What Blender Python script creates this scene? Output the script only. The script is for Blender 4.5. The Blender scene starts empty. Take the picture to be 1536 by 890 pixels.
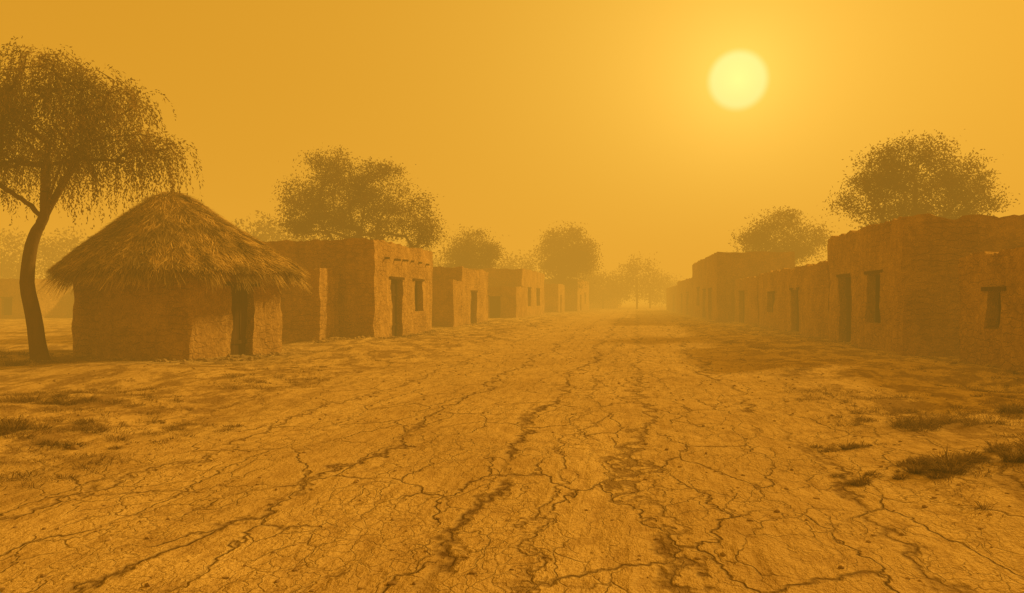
import bpy, math, random
import numpy as np
from mathutils import Vector, noise, Matrix

random.seed(7); rng=np.random.default_rng(7)
S=bpy.context.scene
S.view_settings.view_transform='Standard'; S.view_settings.look='None'; S.view_settings.exposure=0

# ------------------------------------------------------------------ helpers
def link(o): S.collection.objects.link(o); return o
def empty(name,loc=(0,0,0)):
    e=bpy.data.objects.new(name,None); e.location=loc; e.empty_display_size=.3; return link(e)
def mesh_obj(name,verts,faces,mats,parent=None,smooth=False,midx=None):
    me=bpy.data.meshes.new(name)
    me.from_pydata([tuple(v) for v in verts],[],[tuple(f) for f in faces])
    for m in mats: me.materials.append(m)
    if midx is not None: me.polygons.foreach_set('material_index',list(midx))
    if smooth: me.polygons.foreach_set('use_smooth',[True]*len(me.polygons))
    me.update()
    o=link(bpy.data.objects.new(name,me))
    if parent:
        o.parent=parent
        L=parent.location
        o.location=(-L[0],-L[1],-L[2])
    return o

class NT:
    dim='3D'
    def __init__(s,nt): s.nt=nt; nt.nodes.clear()
    def n(s,t,**k):
        nd=s.nt.nodes.new(t)
        for a,b in k.items(): setattr(nd,a,b)
        return nd
    def l(s,a,b): s.nt.links.new(a,b)
    def math(s,op,a,b=None,c=None,clamp=False):
        nd=s.nt.nodes.new('ShaderNodeMath'); nd.operation=op; nd.use_clamp=clamp
        for i,v in enumerate((a,b,c)):
            if v is None: continue
            if isinstance(v,(int,float)): nd.inputs[i].default_value=v
            else: s.l(v,nd.inputs[i])
        return nd.outputs[0]
    def mix(s,f,a,b,mode='MIX'):
        nd=s.nt.nodes.new('ShaderNodeMix'); nd.data_type='RGBA'; nd.blend_type=mode
        for i,v in ((0,f),(6,a),(7,b)):
            if isinstance(v,(int,float)): nd.inputs[i].default_value=v
            elif isinstance(v,tuple): nd.inputs[i].default_value=(*v,1)
            else: s.l(v,nd.inputs[i])
        return nd.outputs[2]
    def ramp(s,f,stops,interp='LINEAR'):
        nd=s.nt.nodes.new('ShaderNodeValToRGB'); cr=nd.color_ramp; cr.interpolation=interp
        while len(cr.elements)<len(stops): cr.elements.new(.5)
        for e,(p,c) in zip(cr.elements,stops):
            e.position=p; e.color=(c,c,c,1) if isinstance(c,(int,float)) else (*c,1)
        s.l(f,nd.inputs[0]); return nd.outputs[0]
    def noise(s,vec,scale,detail=5,rough=.6,dist=0):
        nd=s.n('ShaderNodeTexNoise'); nd.noise_dimensions=s.dim; nd.inputs['Scale'].default_value=scale; nd.inputs['Detail'].default_value=detail
        nd.inputs['Roughness'].default_value=rough; nd.inputs['Distortion'].default_value=dist
        s.l(vec,nd.inputs['Vector']); return nd
    def scale(s,vec,x,y,z):
        nd=s.n('ShaderNodeMapping'); nd.inputs['Scale'].default_value=(x,y,z); s.l(vec,nd.inputs[0]); return nd.outputs[0]
    def sep(s,c):
        nd=s.n('ShaderNodeSeparateColor'); s.l(c,nd.inputs[0]); return nd.outputs
    def bump(s,h,strength,dist,normal=None):
        nd=s.n('ShaderNodeBump'); nd.inputs['Strength'].default_value=strength; nd.inputs['Distance'].default_value=dist
        s.l(h,nd.inputs['Height'])
        if normal is not None: s.l(normal,nd.inputs['Normal'])
        return nd.outputs[0]
def newmat(name):
    m=bpy.data.materials.new(name); m.use_nodes=True; return m,NT(m.node_tree)
def finish(T,col,normal=None,rough=.95,transl=0):
    p=T.n('ShaderNodeBsdfDiffuse'); p.inputs['Roughness'].default_value=0
    if isinstance(col,tuple): p.inputs['Color'].default_value=(*col,1)
    else: T.l(col,p.inputs['Color'])
    if normal is not None: T.l(normal,p.inputs['Normal'])
    out=T.n('ShaderNodeOutputMaterial'); sh=p.outputs[0]
    if transl>0:
        t=T.n('ShaderNodeBsdfTranslucent')
        if isinstance(col,tuple): t.inputs['Color'].default_value=(*col,1)
        else: T.l(col,t.inputs['Color'])
        m=T.n('ShaderNodeMixShader'); m.inputs[0].default_value=transl
        T.l(sh,m.inputs[1]); T.l(t.outputs[0],m.inputs[2]); sh=m.outputs[0]
    T.l(sh,out.inputs['Surface'])

# ------------------------------------------------------------------ materials
TH=0.155   # street runs this far clockwise of +Y
def mat_ground():
    m,T=newmat('dry_cracked_earth'); T.dim='2D'
    tc=T.n('ShaderNodeTexCoord').outputs['Object']
    sp=T.n('ShaderNodeSeparateXYZ'); T.l(tc,sp.inputs[0]); q,r=sp.outputs[0],sp.outputs[1]
    w1=T.noise(T.scale(tc,.5,.32,1),1,2,.55).outputs['Color']
    w2=T.noise(T.scale(tc,3.2,2.2,1),1,3,.6).outputs['Color']
    G=T.sep(T.noise(T.scale(tc,1.0,.6,1),1,2,.55).outputs['Color'])
    def addw(v,w,k):
        a=T.n('ShaderNodeVectorMath',operation='SUBTRACT'); T.l(w,a.inputs[0]); a.inputs[1].default_value=(.5,.5,.5)
        b=T.n('ShaderNodeVectorMath',operation='MULTIPLY_ADD'); T.l(a.outputs[0],b.inputs[0]); b.inputs[1].default_value=(k,k,0); T.l(v,b.inputs[2]); return b.outputs[0]
    wv=addw(addw(tc,w1,1.2),w2,.6)
    wv2=addw(tc,w2,.34)
    sq=T.n('ShaderNodeSeparateXYZ'); T.l(wv,sq.inputs[0])
    g=T.math('MULTIPLY_ADD',sq.outputs[0],1/12.,.6)
    centres=[-6.0,-4.4,-2.8,-1.25,-.6,.05,1.65,3.1]; wid=[.026,.034,.045,.07,.02,.048,.056,.03]
    stops=[(0,0)]
    for c,wd in zip(centres,wid):
        p=(c/12.)+.6; ww=wd/12.
        stops+=[(p-ww*1.4,0),(p,1),(p+ww*1.4,0)]
    major=T.math('MULTIPLY',T.ramp(g,stops),T.ramp(G[0],[(.34,.4),(.46,1)]))
    def vor(vec,sx,sy,width):
        v=T.n('ShaderNodeTexVoronoi',feature='DISTANCE_TO_EDGE',voronoi_dimensions='2D'); v.inputs['Scale'].default_value=1
        T.l(T.scale(vec,sx,sy,1),v.inputs['Vector'])
        return T.ramp(v.outputs['Distance'],[(0,1),(width,0)])
    c2=T.math('MULTIPLY',vor(wv2,1.5,.6,.026),T.ramp(G[1],[(.40,.15),(.5,1)]))
    c3=T.math('MULTIPLY',vor(wv2,4.0,2.0,.045),T.ramp(G[2],[(.42,.1),(.56,1)]))
    c4=T.math('MULTIPLY',vor(wv2,9,5.5,.07),T.ramp(G[1],[(.42,1),(.58,.2)]))
    n1=T.noise(T.scale(tc,.55,.3,1),1,4,.62).outputs[0]
    n2c=T.noise(T.scale(tc,5,2.4,1),1,6,.72).outputs[0]
    n3=T.noise(tc,40,3,.7).outputs[0]
    rn=T.sep(T.noise(T.scale(tc,1.5,.9,1),1,6,.72).outputs['Color'])
    qa=T.math('ABSOLUTE',T.math('ADD',q,1.2))
    road=T.ramp(T.math('ADD',T.math('MULTIPLY',qa,.1),T.math('MULTIPLY',rn[0],.18)),[(.42,1),(.58,0)])
    roadm=T.math('MULTIPLY_ADD',road,.75,.25)
    cr=T.math('MAXIMUM',major,T.math('MULTIPLY',T.math('MAXIMUM',T.math('MULTIPLY',c2,.75),T.math('MAXIMUM',T.math('MULTIPLY',c3,.45),T.math('MULTIPLY',c4,.26))),roadm))
    col=T.mix(T.ramp(n1,[(.35,0),(.65,1)]),(.47,.325,.14),(.57,.41,.19))
    col=T.mix(T.ramp(n2c,[(.36,.65),(.52,0)]),col,(.35,.225,.09))
    col=T.mix(T.ramp(n3,[(.35,.5),(.52,0)]),col,(.31,.195,.08))
    side=T.math('SUBTRACT',1,road)
    scrub=T.math('MULTIPLY',side,T.ramp(rn[1],[(.46,0),(.57,.8)]))
    col=T.mix(scrub,col,(.20,.12,.045))
    col=T.mix(T.math('MULTIPLY',cr,.9,clamp=True),col,(.085,.042,.014))
    rut=T.noise(T.scale(tc,6,.5,1),1,2,.5).outputs[0]
    h=T.math('MULTIPLY',n2c,1.15)
    h=T.math('ADD',h,T.math('MULTIPLY',rut,.7))
    h=T.math('ADD',h,T.math('MULTIPLY',n3,.13))
    h=T.math('SUBTRACT',h,T.math('MULTIPLY',cr,.6))
    finish(T,col,T.bump(h,1.0,.07))
    return m
def mat_mud(name,a=(.47,.285,.105),b=(.34,.19,.068)):
    m,T=newmat(name)
    pos=T.n('ShaderNodeNewGeometry').outputs['Position']
    n1=T.noise(pos,.8,3,.65).outputs[0]; n2=T.noise(pos,4.5,6,.7,.3).outputs[0]; n3=T.noise(pos,22,3,.7).outputs[0]
    st=T.noise(T.scale(pos,3.5,3.5,.35),1,3,.65).outputs[0]
    wn=T.noise(pos,3.3,2).outputs['Color']
    wv=T.n('ShaderNodeVectorMath',operation='MULTIPLY_ADD'); T.l(wn,wv.inputs[0]); wv.inputs[1].default_value=(.2,.2,.2); T.l(pos,wv.inputs[2])
    v2=T.n('ShaderNodeTexVoronoi',feature='DISTANCE_TO_EDGE'); v2.inputs['Scale'].default_value=1; v2.inputs['Randomness'].default_value=.6
    T.l(T.scale(wv.outputs[0],2.6,2.6,6.0),v2.inputs['Vector'])
    blk=T.math('MULTIPLY',T.ramp(v2.outputs['Distance'],[(0,1),(.12,0)]),T.ramp(n1,[(.42,1),(.6,.12)]))
    col=T.mix(T.ramp(n1,[(.35,0),(.65,1)]),b,a)
    col=T.mix(T.ramp(n2,[(.36,.6),(.50,0)]),col,(.24,.13,.045))
    col=T.mix(T.ramp(st,[(.4,.35),(.6,0)]),col,(.27,.15,.055))
    col=T.mix(T.ramp(n2,[(.54,0),(.68,.6)]),col,(.60,.385,.16))
    col=T.mix(T.ramp(n3,[(.35,.4),(.52,0)]),col,(.23,.125,.045))
    col=T.mix(T.math('MULTIPLY',blk,.38),col,(.14,.072,.025))
    h=T.math('ADD',T.math('MULTIPLY',n2,1.0),T.math('MULTIPLY',n3,.14))
    h=T.math('ADD',h,T.math('MULTIPLY',st,.35))
    h=T.math('SUBTRACT',h,T.math('MULTIPLY',blk,.22))
    finish(T,col,T.bump(h,1,.10)); return m
def mat_wood():
    m,T=newmat('weathered_wood'); pos=T.n('ShaderNodeNewGeometry').outputs['Position']
    n=T.noise(T.scale(pos,14,14,1.2),1,4).outputs[0]
    col=T.mix(T.ramp(n,[(.3,0),(.7,1)]),(.035,.018,.008),(.10,.052,.02)); finish(T,col,T.bump(n,.7,.015)); return m
def mat_island(name,a,b,transl=0,patch=None):
    m,T=newmat(name); g=T.n('ShaderNodeNewGeometry')
    col=T.mix(g.outputs['Random Per Island'],a,b)
    if patch: col=T.mix(T.ramp(T.noise(g.outputs['Position'],patch,2).outputs[0],[(.38,.6),(.6,0)]),col,tuple(x*.45 for x in a))
    finish(T,col,None,.9,transl); return m
def mat_bark():
    m,T=newmat('bark'); pos=T.n('ShaderNodeNewGeometry').outputs['Position']
    n=T.noise(T.scale(pos,9,9,2.5),1,4,.7).outputs[0]
    finish(T,T.mix(n,(.05,.03,.012),(.19,.105,.04)),T.bump(n,1,.03)); return m
M_G=mat_ground(); M_MUD=mat_mud('mud_plaster'); M_MUD2=mat_mud('mud_plaster_pale',(.53,.325,.12),(.38,.22,.08))
M_W=mat_wood(); M_BARK=mat_bark()
M_TH=mat_island('thatch_straw',(.25,.155,.052),(.74,.52,.22),.08,1.6)
M_THB=mat_island('thatch_under',(.16,.10,.04),(.2,.12,.05))
M_LEAF=mat_island('dusty_foliage',(.10,.070,.022),(.24,.165,.055),.45,.9)
M_LEAF2=mat_island('willowy_foliage',(.14,.095,.027),(.42,.285,.09),.45,1.1)
M_GR=mat_island('dead_grass',(.11,.068,.023),(.32,.21,.08),.25)
M_ST=mat_island('stone',(.24,.155,.075),(.40,.28,.14))
m,T=newmat('painted_dark_interior'); finish(T,(.025,.013,.006)); M_DARK=m  # near-black colour stands in for the shade of an unlit room

# ------------------------------------------------------------------ ground
cT,sT=math.cos(TH),math.sin(TH)
def hq(q,r):
    fade=1/(1+max(0,abs(r)-60)/60.)
    b=min(1,max(0,(abs(q+1.2)-3.1)/2.2)); b=b*b*(3-2*b)
    h=.11*b+ b*.16*(noise.noise(Vector((q*.45,r*.3,0)))) + .05*noise.noise(Vector((q*.9,r*.45,5)))+.02*noise.noise(Vector((q*2.6,r*1.6,9)))
    h+=.05*b*noise.noise(Vector((q*2,r*1.2,3)))
    return h*fade
def gz(x,y): return hq(x*cT-y*sT, x*sT+y*cT)
def axis(lo_dense,hi_dense,step,lo,hi,gr):
    a=list(np.arange(lo_dense,hi_dense+1e-6,step)); s=step
    while a[-1]<hi: s*=gr; a.append(a[-1]+s)
    s=step
    while a[0]>lo: s*=gr; a.insert(0,a[0]-s)
    return a
Q=axis(-9,8,.2,-3500,3500,1.16); R=axis(2,16,.14,-400,5000,1.045)
nq=len(Q); V=[(q,r,hq(q,r)) for r in R for q in Q]
Fg=[];Fr=[]
for j in range(len(R)-1):
    for i in range(nq-1):
        f=(j*nq+i,j*nq+i+1,(j+1)*nq+i+1,(j+1)*nq+i)
        (Fr if (-4.6<Q[i]+.1<2.2 and R[j]<400) else Fg).append(f)
for nm,F in (('ground',Fg),('dirt_road',Fr)):
    used=sorted({i for f in F for i in f}); mp={a:b for b,a in enumerate(used)}
    o=mesh_obj(nm,[V[i] for i in used],[[mp[i] for i in f] for f in F],[M_G],smooth=True)
    o.rotation_euler=(0,0,-TH)

# ------------------------------------------------------------------ walls
def disp(p,amp):
    v=Vector((p[0]*.9,p[1]*.9,p[2]*.9)); a=noise.noise_vector(v); b=noise.noise_vector(v*3.9); c=noise.noise_vector(v*9)
    return np.array([a.x+b.x*.45+c.x*.2,a.y+b.y*.45+c.y*.2,(a.z)*.3])*amp
def lines(L,step,extra):
    n=max(1,int(round(L/step))); a=[L*i/n for i in range(n+1)]
    for e in extra:
        a=[x for x in a if abs(x-e)>step*.35 or x in(0,L)]; a.append(e)
    return sorted(set(a))
class MB:
    def __init__(s): s.v=[];s.f=[]
    def add(s,p): s.v.append(tuple(p)); return len(s.v)-1
def wall(mb,pfun,L,h,openings,step,amp,base=-.3,topj=.11,inner=None,doors=None,seed=0):
    """pfun(x)->(xy array, outward normal xy). openings (x0,x1,z0,z1,kind)."""
    xs=lines(L,step,[e for o in openings for e in o[:2]]); zs=[z+0 for z in lines(h,step,[e for o in openings for e in o[2:4] if e>0.05])]
    zs=[base]+zs
    def P(x,z,inset=0):
        c,n=pfun(x); p=np.array([c[0],c[1],z]); d=disp(p,amp)
        t=0
        if z>=h-1e-6: t=topj*(noise.noise(Vector((c[0]*1.3,c[1]*1.3,seed)))+.8*noise.noise(Vector((c[0]*5,c[1]*5,seed+3))))
        p=p+d; p[2]+=t
        p[0]-=n[0]*inset; p[1]-=n[1]*inset; return p
    idx={}
    def g(i,k):
        if (i,k) not in idx: idx[(i,k)]=mb.add(P(xs[i],zs[k]))
        return idx[(i,k)]
    for i in range(len(xs)-1):
        for k in range(len(zs)-1):
            cx=(xs[i]+xs[i+1])/2; cz=(zs[k]+zs[k+1])/2
            if any(o[0]<cx<o[1] and (o[2]<=.05 or o[2]<cz) and cz<o[3] for o in openings): continue
            mb.f.append((g(i,k),g(i+1,k),g(i+1,k+1),g(i,k+1)))
    for (x0,x1,z0,z1,kind) in openings:
        zb=base if z0<=.05 else z0; dep=.28
        xx=[x for x in xs if x0-1e-6<=x<=x1+1e-6]; zz=[z for z in zs if zb-1e-6<=z<=z1+1e-6]
        def strip(pts):
            pr=None
            for (x,z) in pts:
                c=(mb.add(P(x,z)),mb.add(P(x,z,dep)))
                if pr: mb.f.append((pr[0],c[0],c[1],pr[1]))
                pr=c
        strip([(x0,z) for z in zz]); strip([(x,z1) for x in xx]); strip([(x1,z) for z in reversed(zz)])
        if z0>.05: strip([(x,zb) for x in reversed(xx)])
        if doors is not None: doors.append((pfun,x0,x1,zb,z1,kind,dep))
    if inner is not None:
        pr=None
        for x in xs:
            a=P(x,h); xi=inner+(L-2*inner)*x/L; c,n=pfun(xi); b=np.array([c[0]-n[0]*inner,c[1]-n[1]*inner,a[2]-.02]); c2=b.copy(); c2[2]-=.32
            cur=(mb.add(a),mb.add(b),mb.add(c2))
            if pr: mb.f.append((pr[0],cur[0],cur[1],pr[1])); mb.f.append((pr[1],cur[1],cur[2],pr[2]))
            pr=cur
def box(mb,o,ax,ay,az):
    o=np.array(o,float); ax,ay,az=[np.array(v,float) for v in (ax,ay,az)]
    i=[mb.add(o+ax*a+ay*b+az*c) for c in(0,1) for b in(0,1) for a in(0,1)]
    for f in((0,2,3,1),(4,5,7,6),(0,1,5,4),(2,6,7,3),(0,4,6,2),(1,3,7,5)): mb.f.append(tuple(i[k] for k in f))
def fit_doors(doors,parent):
    for (pf,x0,x1,z0,z1,kind,dep) in doors:
        c0,n=pf(x0); c1,_=pf(x1); c0=np.array(c0);c1=np.array(c1); n=np.array(n)
        d=(c1-c0); Lx=np.linalg.norm(d); d=d/Lx; D=np.array([d[0],d[1],0]); N=np.array([n[0],n[1],0])
        o=np.array([c0[0],c0[1],0])-D*.08-N*(dep-.03)
        W=Lx+.16; mb=MB()
        if kind=='door':
            k=max(3,int(W/.2)); pw=W/k
            for j in range(k): box(mb,o+D*(j*pw+.006)+np.array([0,0,z0])-N*(.02*(j%2)),D*(pw-.012),-N*.05,(0,0,z1-z0+.1))
            zt=(z1-z0)
            for fz in(.3,.75): box(mb,o+D*.1+N*.035+np.array([0,0,z0+zt*fz]),D*(W-.2),-N*.033,(0,0,.1))
            mesh_obj('door' ,mb.v,mb.f,[M_W],parent)
        else:
            box(mb,o+np.array([0,0,z0-.05])-N*.1,D*W,-N*.05,(0,0,z1-z0+.12)); mesh_obj('window_painted_dark_panel',mb.v,mb.f,[M_DARK],parent)  # closed panel behind the frame, interior shade painted as its colour
            mb=MB(); hh=z1-z0
            box(mb,o+D*.08+np.array([0,0,z0+.0]),D*.06,-N*.06,(0,0,hh)); box(mb,o+D*(W-.14)+np.array([0,0,z0]),D*.06,-N*.06,(0,0,hh))
            box(mb,o+D*(W/2-.025)+np.array([0,0,z0]),D*.05,-N*.055,(0,0,hh))
            box(mb,o+D*.14+N*.002+np.array([0,0,z0+hh-.07]),D*(W-.28),-N*.06,(0,0,.07))
            mesh_obj('window_frame',mb.v,mb.f,[M_W],parent)
        mb=MB(); box(mb,np.array([c0[0],c0[1],z1-.0])-D*.2+N*.03,D*(Lx+.4),-N*.2,(0,0,.09)); mesh_obj('lintel',mb.v,mb.f,[M_W],parent)
def house(name,corner,u,side,L,W,h,openings=(),front=(),mat=None,step=.25,amp=.085):
    """street wall from corner along u; body extends to side*perp."""
    u=np.array(u,float); u/=np.linalg.norm(u); v=np.array([u[1],-u[0]])*side
    c=np.array(corner,float); P=empty(name,(c[0],c[1],0)); mb=MB(); doors=[]
    def run(a,d,n): return lambda x:(a+d*x,n)
    sd=corner[0]*3.1
    wall(mb,run(c,u,-v),L,h,openings,step,amp,inner=.28,doors=doors,seed=sd)
    wall(mb,run(c,v,-u),W,h,front,step,amp,inner=.28,doors=doors,seed=sd)
    wall(mb,run(c+u*L,v,u),W,h,(),step*2,amp,inner=.28,seed=sd)
    wall(mb,run(c+v*W,u,v),L,h,(),step*2,amp,inner=.28,seed=sd)
    k=.27; q=[c+u*k+v*k,c+u*(L-k)+v*k,c+u*(L-k)+v*(W-k),c+u*k+v*(W-k)]
    mb.f.append(tuple(mb.add((p[0],p[1],h-.3)) for p in q))
    mesh_obj('walls',mb.v,mb.f,[mat or M_MUD],P,smooth=True)
    fit_doors(doors,P)
    return P
UL=(.172,.985); UR=(.136,.99)
D='door';Wn='window'
H='mud_brick_house'
hA=house(H,(-5.2,30.0),UL,-1,8.1,8.5,3.88,[(2.1,3.5,0,2.45,D),(5.3,6.5,1.1,2.45,Wn)],mat=M_MUD2,step=.15)
house('mud_brick_annex',(-6.85,28.4),UL,-1,1.9,4.4,2.72,step=.18,mat=M_MUD2)
house(H,(-2.96,46.6),UL,-1,7.8,7,3.5,[(2.6,4.2,0,2.1,D)],mat=M_MUD2)
house('mud_brick_annex',(-3.28,44.5),UL,-1,2.05,5,2.68)
house(H,(.89,70.8),UL,-1,15,8,4.4,[(3.4,5.4,1.0,2.7,Wn),(9.2,11.6,1.0,2.7,Wn)],mat=M_MUD2,step=.35)
house('mud_brick_annex',(.39,65.5),UL,-1,5.2,5,2.7,step=.35,front=[(1.4,2.3,0,1.9,D)])
house(H,(5.5,94.5),UL,-1,7,6,3.5,[(2,3.5,0,2.1,D)],step=.5)
house(H,(8.8,107),UL,-1,20,8,4.4,[(4,6,0,2.2,D),(11,13.5,1,2.6,Wn)],step=.5)
house(H,(19.2,147),UL,-1,25,9,4.2,[(5,8,0,2.2,D)],step=.8)
house(H,(10.66,21.7),UR,1,7.9,7.5,3.87,[(4.97,6.5,0,2.4,D),(1.9,3.25,.88,2.4,Wn)],step=.13,mat=M_MUD2)
house(H,(10.1,13.56),UR,1,6.0,6,2.66,[(3.76,4.46,.96,1.8,Wn)],step=.11,mat=M_MUD2)
house(H,(11.85,29.9),UR,1,15.2,5,3.05,[(5.0,6.6,0,2.05,D),(10.7,12.4,.95,1.95,Wn)],step=.2,mat=M_MUD2)
house(H,(13.98,45.4),UR,1,9.3,5,2.95,[(4.8,7.0,0,2.1,D)],step=.3)
house(H,(14.2,55.1),UR,1,19.5,5.2,4.9,[(3.5,5.6,0,2.4,D),(8,10,0,2.4,D),(13,15,1.1,2.6,Wn)],step=.4)
house(H,(16.95,75),UR,1,20,7,3.7,[(4,6.5,0,2.3,D),(12,14,0,2.2,D)],step=.5)
house(H,(20.4,98),UR,1,25,8,3.4,[(6,9,0,2.2,D)],step=.8)
house(H,(-38.4,64),UL,-1,7,9,3.3,front=[(2.0,3.0,.35,1.75,Wn),(6.2,7.4,0,2,D)],step=.4)
house(H,(-29.5,67),UL,-1,7,10,2.75,front=[(2.5,4,0,1.9,D)],step=.4)
# roof poles poking out of the big house's street wall
u=np.array([.172,.985]); nrm=np.array([.985,-.172]); mb=MB()
for s_ in (1.2,2.4,3.5,4.6,5.8,7.0):
    p=np.array([-5.2,30.0])+u*s_; ln=random.uniform(.16,.34); zz=3.28+random.uniform(-.04,.04)
    k=8; ra=.045; base=len(mb.v)
    for t in (-.15,ln):
        for j in range(k):
            an=2*math.pi*j/k; c=p+nrm*t+u*math.cos(an)*ra; mb.v.append((c[0],c[1],zz+math.sin(an)*ra-.1*max(0,t)))
    for j in range(k): mb.f.append((base+j,base+(j+1)%k,base+k+(j+1)%k,base+k+j))
    mb.f.append(tuple(base+k+j for j in range(k)))
mesh_obj('roof_poles',mb.v,mb.f,[M_BARK],hA)
# ------------------------------------------------------------------ hut
hut=empty('thatched_hut',(-9.3,22.5,0)); C=np.array([-9.3,22.5]); hd=2.72
f_=C+hd*np.array([.4455,-.895]); r_=C+hd*np.array([.895,.4455]); l_=C-hd*np.array([.895,.4455]); b_=C-hd*np.array([.4455,-.895])
mb=MB(); doors=[]
def bow(a,b,k):
    L=float(np.linalg.norm(b-a)); d=(b-a)/L; n=np.array([d[1],-d[0]])
    def pf(x):
        t=x/L; p=a+d*x+n*k*(4*t*(1-t))**.6 if 0<t<1 else a+d*x
        return p,n
    return pf,L
for a,b,k,op in ((l_,f_,.42,()),(f_,r_,.06,[(1.45,2.5,0,1.98,D)]),(r_,b_,.35,()),(b_,l_,.35,())):
    pf,L=bow(a,b,k); wall(mb,pf,L,2.75,op,.12,.08,doors=doors,seed=4)
mesh_obj('walls',mb.v,mb.f,[M_MUD2],hut,smooth=True); fit_doors(doors,hut)
RE=3.2; ZE=2.36; ZA=4.80; AX=np.array([-.4,.0])
def roofpt(th,t,lift=0):
    r=RE*t*(1+.02*math.sin(3*th+1))
    z=ZA-(ZA-ZE)*(t**1.0) - .16*math.exp(-(t/.09)**2)+.03*math.sin(t*math.pi)
    z+=.09*noise.noise(Vector((math.cos(th)*2.5,math.sin(th)*2.5,t*3)))+.08*t*noise.noise(Vector((math.cos(th)*7,math.sin(th)*7,1)))
    c=C+AX*(1-t); return np.array([c[0]+r*math.cos(th),c[1]+r*math.sin(th),z+lift])
mb=MB(); nt,na=22,120; ids=[[mb.add(roofpt(2*math.pi*a/na,t/nt,-.04)) for a in range(na)] for t in range(nt+1)]
for t in range(nt):
    for a in range(na): mb.f.append((ids[t][a],ids[t+1][a],ids[t+1][(a+1)%na],ids[t][(a+1)%na]))
low=[mb.add(roofpt(2*math.pi*a/na,.985,-.24)) for a in range(na)]
inn=[mb.add(roofpt(2*math.pi*a/na,.62,-.35)) for a in range(na)]
for a in range(na):
    b=(a+1)%na; mb.f.append((ids[nt][a],low[a],low[b],ids[nt][b])); mb.f.append((low[a],inn[a],inn[b],low[b]))
mesh_obj('roof_underlayer',mb.v,mb.f,[M_THB],hut,smooth=True)
v=[];f=[]
def blade(p0,p1,w,side):
    i=len(v); v.extend([tuple(p0-side*w),tuple(p0+side*w),tuple(p1+side*w*.35),tuple(p1-side*w*.35)]); f.append((i,i+1,i+2,i+3))
for k in range(34000):
    t=math.sqrt(random.uniform(0.0,1))*.97; th=random.uniform(0,2*math.pi); ln=random.uniform(.25,.6)
    clump=noise.noise(Vector((math.cos(th)*9,math.sin(th)*9,t*5)))
    a=roofpt(th,t,random.uniform(-.01,.06)); dth=(random.gauss(0,.04)+.05*clump)/max(t,.15)
    t2=min(t+ln/3.7,1.03+random.uniform(-.02,.05)); b=roofpt(th+dth,t2,random.uniform(0,.12)*(1+clump)+.05*((t*5+.3*math.sin(th*9))%1))
    s=np.array([-math.sin(th),math.cos(th),random.uniform(-.5,.5)]); blade(a,b,random.uniform(.007,.017),s)
for k in range(9000):
    th=random.uniform(0,2*math.pi); a=roofpt(th,random.uniform(.88,1.0),random.uniform(-.2,.03))
    ln=random.uniform(.14,.5)*(1.1+1.2*noise.noise(Vector((math.cos(th)*8,math.sin(th)*8,8))))
    o=np.array([math.cos(th+random.gauss(0,.35)),math.sin(th+random.gauss(0,.35)),0])
    b=a+o*ln*random.uniform(.35,.8)+np.array([0,0,-ln*random.uniform(.5,.95)])
    blade(a,b,random.uniform(.006,.013),np.array([-math.sin(th),math.cos(th),random.uniform(-.4,.4)]))
mesh_obj('roof_thatch',v,f,[M_TH],hut)

# ------------------------------------------------------------------ trees
def skeleton(trunk,limbs,clumps,seed,sp=.35):
    rd=random.Random(seed)
    N=[];Pp=[]
    def poly(pts,start):
        last=start
        for a,b in zip(pts[:-1],pts[1:]):
            a=np.array(a,float);b=np.array(b,float); n=max(1,int(np.linalg.norm(b-a)/sp))
            for i in range(1,n+1):
                t=i/n; N.append(a+(b-a)*t+ (np.array([rd.gauss(0,.012) for _ in range(3)]))); Pp.append(last); last=len(N)-1
        return last
    def smooth(pts):
        pts=[np.array(p,float) for p in pts]
        if len(pts)<3: return pts
        ex=[2*pts[0]-pts[1]]+pts+[2*pts[-1]-pts[-2]]; out=[]
        for i in range(1,len(ex)-2):
            p0,p1,p2,p3=ex[i-1:i+3]
            for k in range(4):
                t=k/4; out.append(.5*((2*p1)+(p2-p0)*t+(2*p0-5*p1+4*p2-p3)*t*t+(3*p1-p0-3*p2+p3)*t**3))
        return out+[pts[-1]]
    N.append(np.array(trunk[0],float)); Pp.append(-1)
    fork=poly(smooth(trunk),0); nf=len(N)-1
    for l in limbs: poly(smooth([trunk[-1]]+list(l)),fork)
    F=np.array(trunk[-1]); cl=sorted(clumps,key=lambda p:np.linalg.norm(p-F)); tips=[]
    for c in cl:
        A=np.array(N[nf:]); d=np.linalg.norm(A-c,axis=1); dz=np.maximum(0,A[:,2]-c[2]); j=nf+int(np.argmin(d+dz*.8))
        a=N[j]; L=np.linalg.norm(c-a); n=max(1,int(L/sp)); last=j
        off=np.array([rd.gauss(0,.09)*L,rd.gauss(0,.09)*L,abs(rd.gauss(.06,.05))*L])
        for i in range(1,n+1):
            t=i/n; N.append(a+(c-a)*t+off*4*t*(1-t)*.6+ (np.array([rd.gauss(0,.03) for _ in range(3)]) if i<n else 0)); Pp.append(last); last=len(N)-1
        tips.append(last)
    cnt=np.zeros(len(N)); 
    for t in tips: cnt[t]+=1
    for i in range(len(N)-1,0,-1): cnt[Pp[i]]+=cnt[i]
    return N,Pp,np.maximum(cnt,.6),nf
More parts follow.
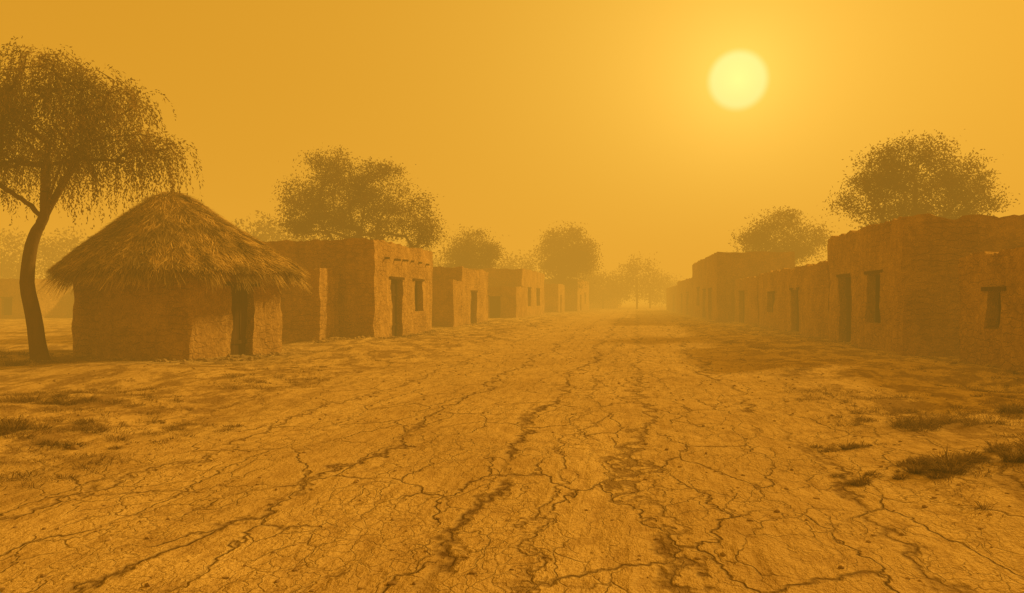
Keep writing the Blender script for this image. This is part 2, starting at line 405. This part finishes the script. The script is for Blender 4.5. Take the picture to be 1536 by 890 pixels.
def tubes(N,Pp,cnt,r0,rt,mb,nf,sides=6):
    tot=cnt[0]; rad=np.maximum(rt,r0*(cnt/tot)**.5)
    for i in range(1,nf+1): rad[i]=r0*(1.25-.5*min(1,i/nf)) if i>1 else r0*1.35
    rad[0]=r0*1.8
    for i in range(1,len(N)):
        a=N[Pp[i]];b=N[i]; d=b-a; L=np.linalg.norm(d)
        if L<1e-5: continue
        d/=L; up=np.array([0,0,1.]) if abs(d[2])<.9 else np.array([1.,0,0]); s=np.cross(d,up); s/=np.linalg.norm(s); t=np.cross(s,d)
        ra=rad[Pp[i]] if Pp[i]<nf else min(rad[Pp[i]],rad[i]*1.2); rb=rad[i]; base=len(mb.v)
        for c,r in((a-d*ra*.15,ra),(b,rb)):
            for k in range(sides): an=2*math.pi*k/sides; mb.v.append(tuple(c+(s*math.cos(an)+t*math.sin(an))*r))
        for k in range(sides): mb.f.append((base+k,base+(k+1)%sides,base+sides+(k+1)%sides,base+sides+k))
def lobepts(lobes,n,rg,shell=.45):
    w=np.array([l[3]*l[4]*l[5] for l in lobes])**.75; w/=w.sum(); out=[]
    for _ in range(n):
        l=lobes[rg.choice(len(lobes),p=w)]; d=rg.normal(size=3); d/=np.linalg.norm(d); rr=rg.uniform(shell**3,1)**(1/3.)*(.82+.3*rg.random())
        out.append(np.array([l[0]+d[0]*l[3]*rr,l[1]+d[1]*l[4]*rr,l[2]+d[2]*l[5]*rr]))
    return out
def leaf_quads(cen,dirs,length,width,rg):
    n=len(cen); d=dirs/np.linalg.norm(dirs,axis=1)[:,None]; rnd=rg.normal(size=(n,3)); s=np.cross(d,rnd); s/=np.linalg.norm(s,axis=1)[:,None]+1e-9
    L=(length*rg.uniform(.6,1.3,n))[:,None]; W=(width*rg.uniform(.6,1.3,n))[:,None]
    return np.stack([cen-d*L*.5,cen+s*W*.5,cen+d*L*.5,cen-s*W*.5],1).reshape(-1,3)
def build_tree(name,trunk,limbs,lobes,nclump,r0,rt,leaf,mat,seed):
    rg=np.random.default_rng(seed); cl=lobepts(lobes,nclump,rg,leaf.get('shell',.45))
    N,Pp,cnt,nf=skeleton(trunk,limbs,cl,seed,leaf.get('sp',.35)); mb=MB(); tubes(N,Pp,cnt,r0,rt,mb,nf)
    P=empty(name,tuple(trunk[0])); mesh_obj('trunk_and_branches',mb.v,mb.f,[M_BARK],P,smooth=True)
    cs=[];ds=[]
    for c in cl:
        k=rg.uniform(.2,1.7)
        if leaf['kind']=='droop':
            out=np.array([c[0]-trunk[-1][0],c[1]-trunk[-1][1],0]); out/=np.linalg.norm(out)+1e-6
            for s in range(int(leaf['n']*k)):
                p=c+rg.normal(size=3)*np.array([.2,.22,.13]); L=rg.uniform(.25,1.0)*leaf['len']*(.5+.5*k); dr=out*rg.uniform(-.1,.8)+rg.normal(size=3)*.4; dr[2]=rg.uniform(-.2,.5); st=.06
                t=0
                while t<L:
                    dr=dr*.87+np.array([0,0,-1])*.14+rg.normal(size=3)*.05; nn=dr/np.linalg.norm(dr); p=p+nn*st; t+=st
                    sd=rg.normal(size=3); dd=nn+sd*.45; cs.append(p+sd*.02); ds.append(dd)
        else:
            n=int(leaf['n']*k); sg=leaf['spread']*rg.uniform(.6,1.25); pts=c+rg.normal(size=(n,3))*np.array([sg,sg,sg*.7]); dd=rg.normal(size=(n,3)); cs.extend(pts); ds.extend(dd)
    cs=np.array(cs);ds=np.array(ds); vv=leaf_quads(cs,ds,leaf['l'],leaf['w'],rg); n=len(cs)
    me=bpy.data.meshes.new('foliage'); me.vertices.add(4*n); me.vertices.foreach_set('co',(vv).ravel()); me.loops.add(4*n); me.loops.foreach_set('vertex_index',np.arange(4*n)); me.polygons.add(n); me.polygons.foreach_set('loop_start',np.arange(n)*4); me.polygons.foreach_set('loop_total',np.full(n,4)); me.materials.append(mat); me.update(calc_edges=True); me.validate()
    o=link(bpy.data.objects.new('foliage',me)); o.parent=P; o.location=-P.location
    return n
Y=19.3
print('T1 leaves',build_tree('acacia_tree',[(-11.4,Y,-.1),(-11.62,Y,1.25),(-11.8,Y+.1,2.25),(-11.63,Y+.1,3.15),(-11.4,Y+.1,3.6)],
 [[(-11.7,Y-.1,3.95),(-12.15,Y-.2,4.25),(-12.65,Y-.3,4.7),(-13.2,Y-.3,5.3)],[(-11.3,Y,4.2),(-11.45,Y+.3,5.15),(-11.2,Y+.4,6.3)],[(-10.95,Y-.2,4.5),(-10.65,Y-.2,5.1),(-10.0,Y-.1,5.5),(-9.1,Y,5.6)],[(-11.6,Y+.6,4.5),(-12.1,Y+1,5.4)],[(-10.7,Y+.1,4.9),(-10.3,Y+.2,5.7),(-10.0,Y+.2,6.5)]],
 [(-11.5,Y,7.0,1.1,1.0,.65),(-9.95,Y,6.55,.95,.9,.6),(-8.85,Y,5.4,.6,.7,.4),(-12.3,Y,6.1,.9,1.1,.7),(-13.4,Y,5.7,1.1,1.1,.9),(-12.7,Y,4.9,.9,.8,.45),(-9.7,Y,5.3,.55,.7,.35),(-10.8,Y,5.9,.8,.9,.5),(-11.4,Y+.6,5.3,.7,.7,.4),(-10.3,Y-.3,4.9,.5,.5,.25)],
 340,.155,.010,dict(kind='droop',n=13,len=1.35,l=.09,w=.028,shell=.3),M_LEAF2,3))
CL=dict(kind='clump',n=120,spread=.36,l=.15,w=.06,shell=.05)
Y=45
build_tree('acacia_tree',[(-8.9,Y,-.1),(-8.7,Y,1.6),(-8.85,Y,3.0),(-8.7,Y,3.6)],[[(-10,Y,4.8),(-11,Y,6.2)],[(-8.6,Y,5.2),(-8.3,Y,7.0)],[(-7.6,Y,4.8),(-6.2,Y,5.8)]],
 [(-9.8,Y,7.4,2.5,2.3,2.2),(-5.8,Y,6.2,1.8,1.6,1.5),(-12.0,Y,6.8,1.4,1.5,1.5),(-7.7,Y,7.9,1.7,1.6,1.7),(-10.2,Y,9.3,1.4,1.4,.8),(-8.2,Y,5.6,2.2,1.7,1.0),(-11,Y,5.6,1.8,1.5,.9),(-5.0,Y,5.0,1.0,1,.8)],340,.24,.018,CL,M_LEAF,11)
Y=40
build_tree('acacia_tree',[(20.0,Y,-.1),(20.1,Y,1.8),(19.9,Y,3.2),(20,Y,3.8)],[[(19,Y,5.2),(18,Y,6.4)],[(20.2,Y,5.4),(20.3,Y,7.4)],[(21,Y,5.0),(22.3,Y,6.4)]],
 [(20,Y,7.2,2.2,2.1,1.7),(17.6,Y,6.9,1.4,1.4,1.3),(22.7,Y,6.8,1.6,1.5,1.4),(20.6,Y,8.8,1.7,1.5,.9),(18.7,Y,8.3,1.1,1.0,.9),(18.9,Y,5.6,1.4,1.3,.8),(21.6,Y,5.5,1.7,1.4,.9),(22.2,Y,8.1,1.1,1,.7)],300,.22,.016,CL,M_LEAF,12)
CM=dict(kind='clump',n=90,spread=.5,l=.22,w=.1,shell=.05,sp=.5)
Y=70
build_tree('acacia_tree',[(23.6,Y,-.1),(23.8,Y,2.5),(23.7,Y,4.0)],[[(22.5,Y,5.5)],[(24.8,Y,5.8)]],[(23.8,Y,7.4,2.6,2.3,2.1),(21.2,Y,6.6,1.6,1.5,1.4),(26.2,Y,6.8,1.6,1.5,1.4),(23.8,Y,5.4,2.6,2,1.0)],190,.22,.03,CM,M_LEAF,13)
Y=76
build_tree('acacia_tree',[(-3.9,Y,-.1),(-3.7,Y,2.0),(-3.8,Y,3.0)],[[(-4.8,Y,4.4)],[(-2.8,Y,4.6)]],[(-3.9,Y,6.6,2.0,2,1.8),(-5.2,Y,5.6,1.4,1.3,1.4),(-2.3,Y,5.8,1.3,1.1,1.4),(-3.8,Y,4.4,2.2,1.6,1.0)],150,.2,.03,CM,M_LEAF,14)
Y=106
build_tree('acacia_tree',[(5.8,Y,-.1),(6.2,Y,2.6),(6.4,Y,4)],[[(5,Y,6)],[(7.6,Y,6.4)]],[(7.2,Y,9.0,2.9,2.5,2.6),(5.0,Y,7.6,1.9,1.6,2.0),(9.4,Y,7.4,1.9,1.6,2.0),(7.2,Y,6,3.2,2,1.4),(6.8,Y,4.2,2.4,2,1.2)],210,.28,.04,dict(kind='clump',n=80,spread=.65,l=.32,w=.15,shell=.05,sp=.6),M_LEAF,15)
rg=np.random.default_rng(77); cs=[];stems=MB()
mass=[(1.5,118,5.4,3.6,3.4),(-2,122,4.2,3.6,3),(21.5,137,5.6,3.6,4.0),(26,150,4.2,4,3.4),(20,152,3.6,3,2.6),(33,170,3.5,5,3),(38,180,3.4,5,2.6),(-25,80,7.0,3.0,2.6),(-21.5,82,5.8,2.8,2.3),(-57,92,6.0,4.5,3.0),(-51,92,6.6,3.5,3.0),(-63,95,6,4,3.4),(-46,96,5.2,3.5,2.8),(-40,98,5.0,3.5,3),(48,110,5,4,3.4),(56,112,4.6,4,3.2),(12,135,4.4,3.2,3.4),(16,140,3.6,3.6,2.6),(-33,100,4.6,4,3),(-18,110,5,4,3),(-12,115,4.5,3.5,3)]
for (x,y,z,rx,rz) in mass:
    for _ in range(75):
        d=rg.normal(size=3); d/=np.linalg.norm(d); rr=rg.uniform(.1,1)**.4*rg.uniform(.85,1.15); c=np.array([x+d[0]*rx*rr,y+d[1]*rx*rr,max(.5,z+d[2]*rz*rr)]); k=rg.uniform(.3,1.4)
        cs.append(c+rg.normal(size=(int(38*k),3))*np.array([.65,.65,.5]))
    box(stems,(x-.15,y-.15,-.2),(.3,0,0),(0,.3,0),(0,0,z))
cs=np.concatenate(cs); vv=leaf_quads(cs,rg.normal(size=cs.shape),.40,.2,rg)
nv=len(vv); fv=[tuple(range(i,i+4)) for i in range(0,nv,4)]; b0=nv
allv=[tuple(p) for p in vv]+stems.v; allf=fv+[tuple(i+b0 for i in q) for q in stems.f]
mesh_obj('distant_trees',allv,allf,[M_LEAF,M_BARK],midx=[0]*len(fv)+[1]*len(stems.f))

# ------------------------------------------------------------------ shrubs, grass, stones
def tuft(v,f,x,y,rad,h,n):
    z=gz(x,y)-.01
    for _ in range(n):
        a=random.uniform(0,2*math.pi); r=rad*math.sqrt(random.random())*random.uniform(.6,1.2); bx,by=x+r*math.cos(a),y+r*math.sin(a)*.8
        hh=h*random.uniform(.25,1)*(1-.5*min(1,r/rad)); ln=random.uniform(.4,1.7); th=a+random.gauss(0,.9)
        p0=np.array([bx,by,z]); p1=p0+np.array([math.cos(th)*ln*hh*.6,math.sin(th)*ln*hh*.6,hh*.6]); p2=p1+np.array([math.cos(th)*ln*hh*.6,math.sin(th)*ln*hh*.6,hh*random.uniform(-.3,.4)])
        w=random.uniform(.0012,.003)*(1+h*1.5); s=np.array([-math.sin(th+random.gauss(0,1)),math.cos(th),0]); i=len(v)
        v.extend([tuple(p0-s*w),tuple(p0+s*w),tuple(p1+s*w),tuple(p1-s*w),tuple(p2)]); f.append((i,i+1,i+2,i+3)); f.append((i+3,i+2,i+4))
def shrub(x,y,rad,h,n):
    v=[];f=[]; m=max(3,int(rad*45))
    for _ in range(m):
        a=random.uniform(0,6.3); r=rad*random.random()**.7*1.25; k=random.uniform(.3,1)
        tuft(v,f,x+r*math.cos(a)*1.9,y+r*math.sin(a)*.8,rad*random.uniform(.15,.4),h*k*max(.3,1.1-.6*r/rad),int(n*2.2/m*k))
    mesh_obj('dry_shrub',v,f,[M_GR])
for s_ in [(4.4,7.2,.42,.42,3000),(5.1,7.5,.4,.45,2400),(3.42,7.1,.28,.22,1500),(-5.6,8.9,.45,.38,2400),(5.1,9.8,.5,.32,2000),(-4.5,8.3,.2,.16,500),(3.55,8.6,.25,.18,800),(-3.9,9.9,.35,.18,800),(-5.0,9.4,.3,.16,600),(6.6,10.5,.4,.3,1200),(-6.4,11,.4,.25,1000),(-12.4,18.6,.6,.55,1500),(-11.0,18.9,.4,.35,500),(-13.2,20,.7,.55,900)]: shrub(*s_)
v=[];f=[]
for k in range(3300):
    r=random.uniform(4.5,60) if random.random()<.6 else random.uniform(4.5,16); sd=random.choice((-1,1)); q=-1.2+sd*random.uniform(3.7,9)
    x=q*cT+r*sT; y=-q*sT+r*cT
    if noise.noise(Vector((x*.5,y*.3,2)))<-.02: continue
    tuft(v,f,x,y,random.uniform(.05,.3),random.uniform(.03,.14),random.randint(20,80))
for (ax,ay,bx,by) in [(10.5,13.5,11.7,29.5),(11.8,30,13.8,45),(-5.1,30,-3.8,38),(-8.0,19.8,-6.8,23.6),(-11.7,21.2,-8.1,19.8),(-7,28.3,-11,29.1)]:
    for _ in range(30):
        t=random.random(); tuft(v,f,ax+(bx-ax)*t-random.uniform(.05,.5)*(1 if ax>0 else -1),ay+(by-ay)*t-random.uniform(0,.3),random.uniform(.06,.25),random.uniform(.05,.2),random.randint(15,50))
mesh_obj('dry_grass',v,f,[M_GR])
v=[];f=[]
ico=[(0,0,1),(.89,0,.45),(.28,.85,.45),(-.72,.53,.45),(-.72,-.53,.45),(.28,-.85,.45),(.72,.53,-.45),(-.28,.85,-.45),(-.89,0,-.45),(-.28,-.85,-.45),(.72,-.53,-.45),(0,0,-1)]
icf=[(0,1,2),(0,2,3),(0,3,4),(0,4,5),(0,5,1),(1,6,2),(2,7,3),(3,8,4),(4,9,5),(5,10,1),(6,7,2),(7,8,3),(8,9,4),(9,10,5),(10,6,1),(11,7,6),(11,8,7),(11,9,8),(11,10,9),(11,6,10)]
def stone(x,y,s):
    i=len(v); z=gz(x,y)+s*.15; an=random.uniform(0,6.3); sx,sy,sz=s*random.uniform(.7,1.4),s*random.uniform(.6,1.1),s*random.uniform(.4,.8)
    for p in ico:
        k=random.uniform(.75,1.2); a=p[0]*sx*k;b=p[1]*sy*k; v.append((x+a*math.cos(an)-b*math.sin(an),y+a*math.sin(an)+b*math.cos(an),z+p[2]*sz*k))
    for t in icf: f.append(tuple(i+j for j in t))
for k in range(3000):
    r=3.5+random.random()**1.6*45; q=random.gauss(-1.2,5.5)
    if abs(q+1.2)<3 and random.random()<.6: continue
    stone(q*cT+r*sT,-q*sT+r*cT,random.uniform(.006,.022)*(1+r*.03))
for (ax,ay,bx,by) in [(10.4,13.5,11.6,29.5),(11.6,30,13.6,45),(-4.9,30,-3.6,38),(-7.8,19.6,-6.5,23.6),(-11.7,21.0,-8.1,19.6),(-2.7,46,-1.4,54),(-7,28,-5,29.6)]:
    for _ in range(80):
        t=random.random(); stone(ax+(bx-ax)*t+random.gauss(0,.25),ay+(by-ay)*t+random.gauss(0,.25),random.uniform(.02,.10))
stone(-4.5,8.2,.07)
mesh_obj('gravel',v,f,[M_ST])

# ------------------------------------------------------------------ dust haze (volume over the land; its own emission stands in for scattered sunlight)
m,T=newmat('glowing_dust_haze'); DENS=.0088
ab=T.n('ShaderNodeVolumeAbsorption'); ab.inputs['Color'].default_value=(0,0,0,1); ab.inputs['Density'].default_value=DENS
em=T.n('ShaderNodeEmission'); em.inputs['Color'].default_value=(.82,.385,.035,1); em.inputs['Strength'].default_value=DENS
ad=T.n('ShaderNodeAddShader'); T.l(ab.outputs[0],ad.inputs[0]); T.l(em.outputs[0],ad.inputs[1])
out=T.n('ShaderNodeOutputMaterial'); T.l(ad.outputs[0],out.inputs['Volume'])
mb=MB(); box(mb,(-4500,-3000,-30),(9000,0,0),(0,9000,0),(0,0,46)); mesh_obj('glowing_dust_haze',mb.v,mb.f,[m])

# ------------------------------------------------------------------ sky + sun
az,el=math.radians(57),math.radians(27)
W=bpy.data.worlds.new('World'); S.world=W; W.use_nodes=True; T=NT(W.node_tree)
sky=T.n('ShaderNodeTexSky'); sky.sky_type='NISHITA'; sky.sun_disc=False; sky.sun_elevation=el; sky.sun_rotation=az; sky.dust_density=6; sky.air_density=1.5
bw=T.n('ShaderNodeRGBToBW'); T.l(sky.outputs[0],bw.inputs[0])
nis=T.mix(1.0,bw.outputs[0],(.22,.10,.007),'MULTIPLY')
tc=T.n('ShaderNodeTexCoord').outputs['Generated']
nr=T.n('ShaderNodeVectorMath',operation='NORMALIZE'); T.l(tc,nr.inputs[0])
sd=Vector((.284,1,.276)).normalized()
dt=T.n('ShaderNodeVectorMath',operation='DOT_PRODUCT'); T.l(nr.outputs[0],dt.inputs[0]); dt.inputs[1].default_value=sd
ang=T.math('ARCCOSINE',T.math('MINIMUM',dt.outputs['Value'],.999999))
halo=T.math('POWER',2.718,T.math('MULTIPLY',ang,-1/.22))
glow=T.math('POWER',2.718,T.math('MULTIPLY',ang,-1/.05))
mr=T.n('ShaderNodeMapRange',interpolation_type='SMOOTHSTEP'); T.l(ang,mr.inputs[0]); mr.inputs[1].default_value=math.radians(2.2); mr.inputs[2].default_value=math.radians(1.55); mr.inputs[3].default_value=0; mr.inputs[4].default_value=1
def bg(col,st):
    b=T.n('ShaderNodeBackground')
    if isinstance(st,(int,float)): b.inputs[1].default_value=st
    else: T.l(st,b.inputs[1])
    if isinstance(col,tuple): b.inputs[0].default_value=(*col,1)
    else: T.l(col,b.inputs[0])
    return b.outputs[0]
def add(a,b): n=T.n('ShaderNodeAddShader'); T.l(a,n.inputs[0]); T.l(b,n.inputs[1]); return n.outputs[0]
dust=T.mix(halo,(.61,.268,.0135),(1.25,.76,.11))
away=T.n('ShaderNodeMapRange'); T.l(dt.outputs['Value'],away.inputs[0]); away.inputs[1].default_value=-.9; away.inputs[2].default_value=.5; away.inputs[3].default_value=.15; away.inputs[4].default_value=1
sz=T.n('ShaderNodeSeparateXYZ'); T.l(nr.outputs[0],sz.inputs[0])
up=T.n('ShaderNodeMapRange',interpolation_type='SMOOTHSTEP'); T.l(sz.outputs[2],up.inputs[0]); up.inputs[1].default_value=.42; up.inputs[2].default_value=.9; up.inputs[3].default_value=1; up.inputs[4].default_value=2.2
s=add(bg(nis,.05),bg(dust,T.math('MULTIPLY',away.outputs[0],up.outputs[0])))
s=add(s,bg(T.mix(1,mr.outputs[0],(.5,.33,.26),'MULTIPLY'),1))
s=add(s,bg((.35,.28,.08),glow))
o=T.n('ShaderNodeOutputWorld'); T.l(s,o.inputs[0])
sl=bpy.data.lights.new('sun','SUN'); sl.energy=5; sl.angle=math.radians(3.5); sl.color=(1,.61,.13)
so=link(bpy.data.objects.new('sun',sl)); dv=Vector((math.sin(az)*math.cos(el),math.cos(az)*math.cos(el),math.sin(el))); so.rotation_euler=dv.to_track_quat('Z','Y').to_euler(); so.location=(30,50,30)

# ------------------------------------------------------------------ camera
cd=bpy.data.cameras.new('camera'); cd.lens=28; cd.sensor_width=36; cd.clip_end=12000; cd.clip_start=.05
co=link(bpy.data.objects.new('camera',cd)); co.location=(0,0,1.6); co.rotation_euler=(math.radians(90.24),0,0); S.camera=co
